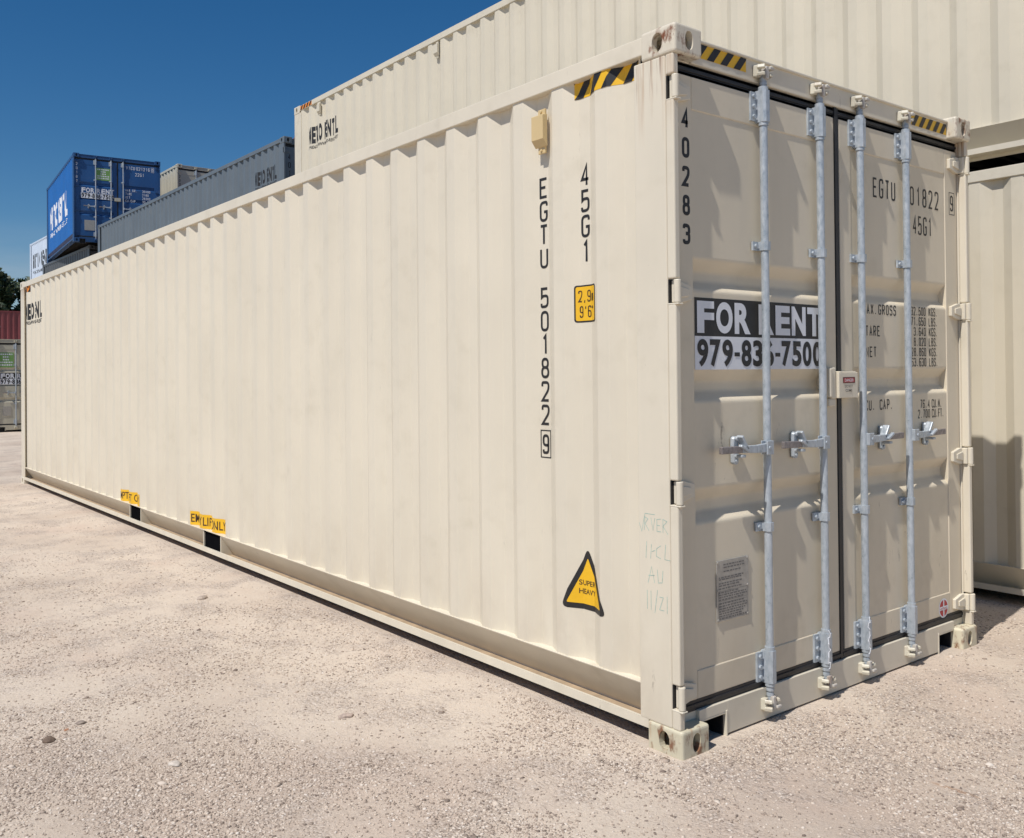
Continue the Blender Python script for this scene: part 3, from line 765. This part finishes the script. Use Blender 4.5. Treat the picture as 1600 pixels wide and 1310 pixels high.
# ---- grey pair behind
GM = dict(side=M['grey'], frame=M['grey'])
container('shipping_container', (4.5, 13.02, .04), 0, 'slate grey container on the ground under the other grey one', mats=GM, doors=False, group='grey shipping containers')
g2, gd = container('shipping_container', (4.5, 13.02, 2.965), 0, 'long slate grey container with black lettering showing above the roof of the cream one', mats=GM, group='grey shipping containers')
z_ = 2.965
side_decal('company_lettering', company(.665+.278*2+.082, .665+.278*2+.082-.94, 5.415-z_, 5.15-z_, 5.070-z_, B, .055, .026), g2)
stencil('40110', gd[0], 2.49, .150, .105, .055, .016)

# ---- blue 20 ft unit, turned a little, on its dark stack
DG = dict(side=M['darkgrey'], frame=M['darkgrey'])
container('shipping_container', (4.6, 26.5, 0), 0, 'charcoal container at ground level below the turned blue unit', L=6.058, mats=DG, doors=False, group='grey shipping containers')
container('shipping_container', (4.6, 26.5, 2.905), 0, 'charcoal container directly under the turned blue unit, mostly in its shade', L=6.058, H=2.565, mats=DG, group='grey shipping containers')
BM = dict(side=M['blue'], frame=M['bluedark'], door=M['blueshaded'])
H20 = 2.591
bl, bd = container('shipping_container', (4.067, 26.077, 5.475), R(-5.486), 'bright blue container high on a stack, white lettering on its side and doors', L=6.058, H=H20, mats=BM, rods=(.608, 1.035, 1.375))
WV = M['whitevinyl']
side_decal('company_lettering', company(5.25, 1.35, 1.74, .98, .74, WV, .15, .02), bl, L=6.058)
k_ = H20/2.896
stencil('20187', bd[0], 2.24, .125, .085, .046, .014, WV, .075)
for_rent(bd[0], .21, 1.13, 1.30, 1.455, 1.62, board=WV, band=None, txt=WV, num=B, y=.0610)
def green_sign(door, x0, x1, z0, z1, y=.0610):
    lay = [(rect(x0,z0,x1,z1), M['green'], 0)]; mk = []; r3 = random.Random(5); n = 5; hh = (z1-z0)/(n+.6)
    for i in range(n):
        z = z1-hh*(i+.95); x = x0+.03+(.09 if i in (1, 2) else 0); e = x1-.03-(.09 if i in (1, 2) else 0)
        while x < e:
            l = .018+r3.random()*.022; mk += rect(x, z, min(x+l, e), z+hh*.55); x += l+.014
    lay.append((mk, WV, .001)); return decal('green_sign', lay, door_map(y), door)
green_sign(bd[0], .63, 1.02, 1.86, 2.22, .0590)
words_on(bd[1], [strokes('VICU', 1.46, 2.26, .10, .050, .013, .068), strokes('021216', 1.75, 2.26, .10, .050, .013, .068), strokes('0', 2.20, 2.26, .10, .045, .013)+frame_rect(2.18,2.235,2.265,2.385,.008)], WV, .0592, 'serial_lettering')
words_on(bd[1], [strokes('22G1', 1.72, 2.08, .10, .050, .013, .068)], WV, .0592, 'size_code_lettering')
for i, (a_, b_) in enumerate((('MAX.GR.', '30480'), ('TARE', '2180'), ('NET', '28300'), ('CU.CAP.', '33.2'))):
    words_on(bd[1], [strokes(a_, 1.44, 1.60-i*.105, .075, .036, .011, .049), strokes(b_, 1.92, 1.60-i*.105, .075, .036, .011, .049)], WV, .0592)
b = MB(); b.box((.30,.056,.36),(.58,.0635,.66)); b.build('data_plate', M['plate'], bd[0])
b = MB(); b.box((1.13,.010,1.27),(1.30,.0585,1.37)); b.build('lock_box', M['beige'], bd[1], bevel=.005)

# ---- beige stack right of the blue one
BG = dict(side=M['beige'], frame=M['beige'])
for k, z in enumerate((0, 2.72)):
    container('shipping_container', (7.1, 26.1, z), 0, ('beige container at the foot of the tall beige stack', 'beige container second from the ground in the tall beige stack')[k], L=6.058, H=2.70, mats=BG, doors=False, group='beige stack behind the grey containers')
bb3, bbd = container('shipping_container', (7.1, 26.1, 5.44), 0, 'beige container beside the blue one, its top showing over the grey roof', L=6.058, H=2.70, mats=BG, group='beige stack behind the grey containers')
green_sign(bbd[0], .30, .98, 1.72, 1.98, .0590)
stencil('2035', bbd[0], 2.28, .125, .085, .046, .014, B, .075)

# ---- white container beyond
WM = dict(side=M['white'], frame=M['white'])
for k, z in enumerate((0, 2.60)):
    container('shipping_container', (6.7, 32.9, z), 0, ('white container at the bottom of the distant white stack', 'white container in the middle of the distant white stack')[k], H=2.591, mats=WM, doors=False, group='distant white stack')
wc, _ = container('shipping_container', (6.7, 32.9, 5.20), 0, 'pale white container with dark lettering, partly behind the bright blue one', H=2.62, mats=WM, group='distant white stack')
side_decal('company_lettering', company(11.55, 8.3, 2.05, 1.40, 1.12, M['darkgrey'], .16, .02), wc)

# ---- maroon unit showing over the grey roof
MM = dict(side=M['maroon'], frame=M['maroon'])
for k in (0, 1):
    container('shipping_container', (8.05, 19.8, 2.60*k), R(-9), ('maroon container at ground level behind the grey pair', 'maroon container second in the stack behind the grey pair')[k], L=6.058, H=2.591, mats=MM, doors=False, group='maroon stack behind the grey containers')
container('shipping_container', (8.05, 19.8, 5.20), R(-9), 'dark maroon container barely showing above the near end of the grey roof', L=6.058, H=2.62, mats=MM, group='maroon stack behind the grey containers')

# ---- far left: beige unit on the ground, maroon units behind it
fb, fbd = container('shipping_container', (1.99, 26.4, .05), 0, 'dull beige container on the gravel with both a green sign and a FOR RENT sign', L=6.058, H=2.591, mats=BG)
for_rent(fbd[0], .21, 1.13, 1.30, 1.46, 1.62, y=.0580)
green_sign(fbd[0], .16, .56, 1.78, 2.20, .0580)
b = MB(); b.box((.27,.054,.42),(.49,.0635,.68)); b.build('data_plate', M['plate'], fbd[0])
for k in (0, 1):
    mc = container('shipping_container', (9.6, 53, 2.60*k), R(90), ('maroon container on the ground behind the dull beige one with the green sign', 'maroon container with white lettering, its top above the beige one with the green sign')[k], H=2.591, mats=MM, doors=False, group='distant maroon stack')
    if k:
        wl_ = strokes('1405', -3.55, 1.62, .26, .15, .05, .2)+strokes('901', -3.4, 1.22, .26, .15, .05, .2)+font_text('20', -3.62, .30, .75, .8, .03)
        side_decal('side_lettering', [(wl_, WV, 0)], mc)

# ================================================================== ground
def tag_struct(o): o['kind'] = 'structure'; return o
from mathutils import noise as mnoise
def gz(x, y):
    v = Vector((x*.45, y*.45, 0)); h = .016*mnoise.noise(v)+.004*mnoise.noise(v*3.1)
    near = max(0, min(1, 1-max(0, math.hypot(x+1, y-4)-22)/20))
    h *= near
    # ground rises slightly along the container side, lies flat under the boxes
    e = math.exp(-((x-.05)/.35)**2)*max(0, min(1, (y-.25)/.6))*max(0, min(1, (12.6-y)/.6))*.010
    flat_ = 1.0
    if -.25 < x < 6.5 and -2.0 < y < 40: flat_ = .35
    return .010+h*flat_+e - (.03 if x > 2.9 and y < 12 else 0)*max(0, min(1, (x-2.9)/.5))
def axis(lo, hi, step, far):
    a = list(np.arange(lo, hi+1e-6, step)); s = step; v = hi; w = lo; up = []; dn = []
    while v < far: s *= 1.35; v += s; w -= s; up.append(v); dn.append(w)
    return dn[::-1]+a+up
gxs = axis(-7, 6, .11, 900); gys = axis(-4, 14, .11, 900)
nx, ny = len(gxs), len(gys)
gv = [(x, y, gz(x, y)) for y in gys for x in gxs]
gf = [(j*nx+i, j*nx+i+1, (j+1)*nx+i+1, (j+1)*nx+i) for j in range(ny-1) for i in range(nx-1)]
gm = bpy.data.meshes.new('ground'); gm.from_pydata(gv, [], gf)
for p in gm.polygons: p.use_smooth = True
m, nt, bs = nodes_of('caliche_gravel'); L_ = nt.links
co = N(nt, 'ShaderNodeTexCoord').outputs['Object']
big = noise(nt, co, .55, 6); mid = noise(nt, co, 2.3, 8, None, .65); fine_ = noise(nt, co, 38, 8, None, .7); grit = noise(nt, co, 130, 4)
vor = N(nt, 'ShaderNodeTexVoronoi'); vor.inputs['Scale'].default_value = 95; vor.inputs['Randomness'].default_value = 1; L_.new(co, vor.inputs['Vector'])
vor2 = N(nt, 'ShaderNodeTexVoronoi'); vor2.inputs['Scale'].default_value = 34; L_.new(co, vor2.inputs['Vector'])
c0 = mixc(nt, ramp(nt, mid, .35, .65), (.60, .508, .408), (.685, .592, .482))
c0 = mixc(nt, math_n(nt, 'MULTIPLY', ramp(nt, big, .46, .64), .7), c0, (.46, .37, .292))
loose = ramp(nt, mid, .46, .60)                               # patches of loose stones between packed fines
pk = noise(nt, co, .9, 5, (1, 1, 1), .6)
c0 = mixc(nt, math_n(nt, 'MULTIPLY', ramp(nt, pk, .50, .66), .5), c0, (.54, .42, .335))
c0 = mixc(nt, math_n(nt, 'MULTIPLY', loose, .34), c0, (.44, .35, .275))
hsv = N(nt, 'ShaderNodeSeparateColor'); L_.new(vor.outputs['Color'], hsv.inputs[0])
st = mixc(nt, hsv.outputs[0], (.26, .205, .165), (.70, .62, .54))
c0 = mixc(nt, math_n(nt, 'MULTIPLY', ramp(nt, fine_, .38, .58), math_n(nt, 'ADD', math_n(nt, 'MULTIPLY', loose, .62), .12)), c0, st)
c0 = mixc(nt, math_n(nt, 'MULTIPLY', ramp(nt, grit, .57, .68), math_n(nt, 'ADD', math_n(nt, 'MULTIPLY', loose, .5), .26)), c0, (.25, .175, .145))
# rusty streak pressed into the gravel
mpg = N(nt, 'ShaderNodeMapping', vector_type='TEXTURE'); mpg.inputs['Location'].default_value = (.563, -.775, 0); mpg.inputs['Rotation'].default_value = (0, 0, R(-88)); mpg.inputs['Scale'].default_value = (.105, .016, 1)
L_.new(co, mpg.inputs[0]); vl = N(nt, 'ShaderNodeVectorMath', operation='LENGTH'); sepg = N(nt, 'ShaderNodeSeparateXYZ'); cmb = N(nt, 'ShaderNodeCombineXYZ')
L_.new(mpg.outputs[0], sepg.inputs[0]); L_.new(sepg.outputs[0], cmb.inputs[0]); L_.new(sepg.outputs[1], cmb.inputs[1]); L_.new(cmb.outputs[0], vl.inputs[0])
sm_ = math_n(nt, 'MULTIPLY', ramp(nt, math_n(nt, 'ADD', vl.outputs['Value'], math_n(nt, 'MULTIPLY', fine_, .8)), 1.45, .9), .55)
c0 = mixc(nt, sm_, c0, (.36, .20, .11))
L_.new(c0, bs.inputs['Base Color']); bs.inputs['Roughness'].default_value = .95; bs.inputs['Specular IOR Level'].default_value = .15
h1 = math_n(nt, 'MULTIPLY', math_n(nt, 'SUBTRACT', .5, vor.outputs['Distance']), math_n(nt, 'ADD', math_n(nt, 'MULTIPLY', loose, .85), .12))
h2 = math_n(nt, 'MULTIPLY', math_n(nt, 'SUBTRACT', .5, vor2.outputs['Distance']), math_n(nt, 'MULTIPLY', loose, .8))
hh = math_n(nt, 'ADD', math_n(nt, 'ADD', h1, h2), math_n(nt, 'MULTIPLY', fine_, 1.3))
bp = N(nt, 'ShaderNodeBump'); bp.inputs['Strength'].default_value = .7; bp.inputs['Distance'].default_value = .012
L_.new(hh, bp.inputs['Height']); L_.new(bp.outputs[0], bs.inputs['Normal'])
tag_struct(link('ground', gm, m))

# loose gravel: too many stones to count, one object
npr = np.random.default_rng(11)
bmt = bmesh.new(); bmesh.ops.create_icosphere(bmt, subdivisions=1, radius=1.0)
bvv = np.array([v.co[:] for v in bmt.verts]); bff = np.array([[v.index for v in f.verts] for f in bmt.faces]); bmt.free()
pts = []
def want(x, y):
    d = math.hypot(x+2.79, y+2.40)
    dens = 1/(1+(d/5.0)**2)
    nn = mnoise.noise(Vector((x*.9, y*.9, 3)))*.6+mnoise.noise(Vector((x*2.6, y*2.6, 8)))*.4
    return dens*(.35+max(-.28, nn*1.7))
tries = 0
while len(pts) < 150000 and tries < 1600000:
    tries += 1
    d = 2.2+rnd.random()**1.3*15; a = R(90)-.656+ (rnd.random()-.5)*R(76); a = R(90)-.656-(rnd.random()-.5)*R(80)
    x = -2.79+d*math.cos(a); y = -2.40+d*math.sin(a)
    if -.02 < x < 2.46 and -.02 < y < 12.2: continue
    if x > 3.6: continue
    if rnd.random() < min(1, want(x, y)*2.6): pts.append((x, y))
n = len(pts); P = np.array(pts)
sz = .0022+.0044*npr.random(n)**1.7; bigm = npr.random(n) < .004; sz[bigm] = .007+.008*npr.random(bigm.sum())**2
vv = bvv[None]*(1+.28*npr.standard_normal((n, 12, 1)).clip(-1.2, 1.2))
scl = np.stack([1+.5*npr.random(n), .8+.4*npr.random(n), .45+.3*npr.random(n)], 1)
vv = vv*scl[:, None]*sz[:, None, None]
ang = npr.random(n)*6.283; ca, sa = np.cos(ang)[:, None], np.sin(ang)[:, None]
xx = vv[..., 0]*ca-vv[..., 1]*sa; yy = vv[..., 0]*sa+vv[..., 1]*ca
zg = np.array([gz(x, y) for x, y in pts])
out = np.stack([xx+P[:, :1], yy+P[:, 1:], vv[..., 2]+zg[:, None]+sz[:, None]*.05], -1).reshape(-1, 3)
fi = (bff[None]+(np.arange(n)*12)[:, None, None]).reshape(-1, 3)
me = bpy.data.meshes.new('loose_gravel'); me.vertices.add(len(out)); me.vertices.foreach_set('co', out.astype('f').ravel())
me.loops.add(fi.size); me.loops.foreach_set('vertex_index', fi.astype('i').ravel())
me.polygons.add(len(fi)); me.polygons.foreach_set('loop_start', np.arange(0, fi.size, 3, dtype='i')); me.polygons.foreach_set('loop_total', np.full(len(fi), 3, dtype='i'))
me.update(calc_edges=True); me.validate()
gmt, nt, bs = nodes_of('gravel_stone')
isl = N(nt, 'ShaderNodeNewGeometry').outputs['Random Per Island']
cr = N(nt, 'ShaderNodeValToRGB'); e = cr.color_ramp.elements
e[0].position = 0; e[0].color = (.20, .155, .125, 1); e[1].position = 1; e[1].color = (.68, .61, .53, 1)
for p_, c_ in ((.25, (.40, .32, .255)), (.55, (.54, .445, .355)), (.9, (.63, .54, .445))): q = e.new(p_); q.color = (*c_, 1)
nt.links.new(isl, cr.inputs[0]); nt.links.new(cr.outputs[0], bs.inputs['Base Color']); bs.inputs['Roughness'].default_value = .9; bs.inputs['Specular IOR Level'].default_value = .2
g = link('loose_gravel', me, gmt); g['kind'] = 'stuff'; g['label'] = 'small pale loose gravel stones scattered over the packed yard'; g['category'] = 'gravel'

# a few bigger stones one can pick out
def stone(x, y, r, c, label, seed, flat_=.5):
    bm = bmesh.new(); bmesh.ops.create_icosphere(bm, subdivisions=3, radius=r)
    for v in bm.verts:
        k = 1+.35*mnoise.noise(v.co/r*1.1+Vector((seed, 0, 0)))+.10*mnoise.noise(v.co/r*3.3+Vector((0, seed, 0)))
        v.co = Vector((v.co.x*k*1.35, v.co.y*k, v.co.z*k*flat_))
    me = bpy.data.meshes.new('stone'); bm.to_mesh(me); bm.free()
    for p in me.polygons: p.use_smooth = True
    o = link('stone', me, flat('stone_surface', c, .9, 0, .3, 60)); o.location = (x, y, gz(x, y)+r*flat_*.35); o.rotation_euler = (0, 0, seed*1.3)
    o['label'] = label; o['category'] = 'stone'; o['group'] = 'stones lying on the gravel'
    return o
STONES = 1

# ================================================================== trees at the far left
leaf, nt, bs = nodes_of('dark_leaves')
isl = N(nt, 'ShaderNodeNewGeometry').outputs['Random Per Island']
cc = mixc(nt, isl, (.018, .035, .012), (.055, .085, .03)); nt.links.new(cc, bs.inputs['Base Color']); bs.inputs['Roughness'].default_value = .6
bark = flat('bark', (.09, .07, .05), .9, 0, .3, 8)
def tree(x, y, h, r, label, seed):
    t = empty('broadleaf_tree', (x, y, 0), 0, label, 'tree', 'trees beyond the yard')
    rr = random.Random(seed); b = MB()
    b.cyl((0,0,-.2),(.1,.1,h*.45),.28,10,0,.2)
    for k in range(7):
        a = k*.9+rr.random(); b.cyl((.1,.1,h*(.30+.03*k)),(math.cos(a)*r*.6,math.sin(a)*r*.6,h*(.55+.05*k)),.11,6,0,.04)
    b.build('trunk', bark, t)
    blobs = []
    for k in range(38):
        a = rr.random()*6.28; rho = r*rr.random()**.6; z = h*(.30+.66*rr.random()); lim = r*math.sqrt(max(.05, 1-((z/h-.58)/.46)**2)); rho = min(rho, lim)
        blobs.append((rho*math.cos(a), rho*math.sin(a), z, r*(.20+.18*rr.random())))
    V = []; F = []
    for bx_, by_, bz_, br in blobs:
        for q in range(520):
            d = Vector((rr.gauss(0,1), rr.gauss(0,1), rr.gauss(0,1))).normalized()*br*(.55+.5*rr.random())
            p = Vector((bx_, by_, bz_))+Vector((d.x, d.y, d.z*.8)); s = .16+.16*rr.random()
            u = Vector((rr.gauss(0,1), rr.gauss(0,1), rr.gauss(0,.6))).normalized(); w = u.orthogonal().normalized()
            o = len(V); V += [tuple(p+u*s), tuple(p+w*s*.5), tuple(p-u*s), tuple(p-w*s*.5)]; F.append((o, o+1, o+2, o+3))
    me = bpy.data.meshes.new('crown'); me.from_pydata(V, [], F); link('crown', me, leaf, t)
TREES = [(9.6, 74, 9.7, 3.3), (14.0, 76, 7.3, 2.9), (6.5, 78, 8.9, 3.6)]
tree(*TREES[0], 'dark leafy tree with the tallest crown above the lettered maroon container', 1)
tree(*TREES[1], 'lower dark tree showing between the tallest tree and the cream container corner', 2)
tree(*TREES[2], 'dark tree just behind the tallest one, cut off by the picture edge', 3)
# STONES
for (x, y, r, c, label, sd_) in [
    (-1.893, 1.771, .024, (.15, .105, .075), 'dark brown stone, the largest and darkest lying on the open gravel', 1.0),
    (-1.736, 1.898, .017, (.26, .21, .17), 'small grey brown stone just behind the largest dark stone', 2.2),
    (-1.807, 1.852, .009, (.40, .20, .11), 'tiny reddish stone chip between the dark stone and the grey brown one', 5.2),
    (-.506, 3.75, .030, (.38, .31, .25), 'tan stone lying closest to the lift stickers of the cream container', 3.1),
    (-.789, 1.246, .022, (.42, .33, .27), 'flat pinkish tan stone lying on the gravel off the SUPER HEAVY triangle', 4.5),
    (-1.564, 1.207, .020, (.52, .46, .39), 'pale flat stone nearer the camera than the tan ones', 6.3)]:
    stone(x, y, r, c, label, sd_)
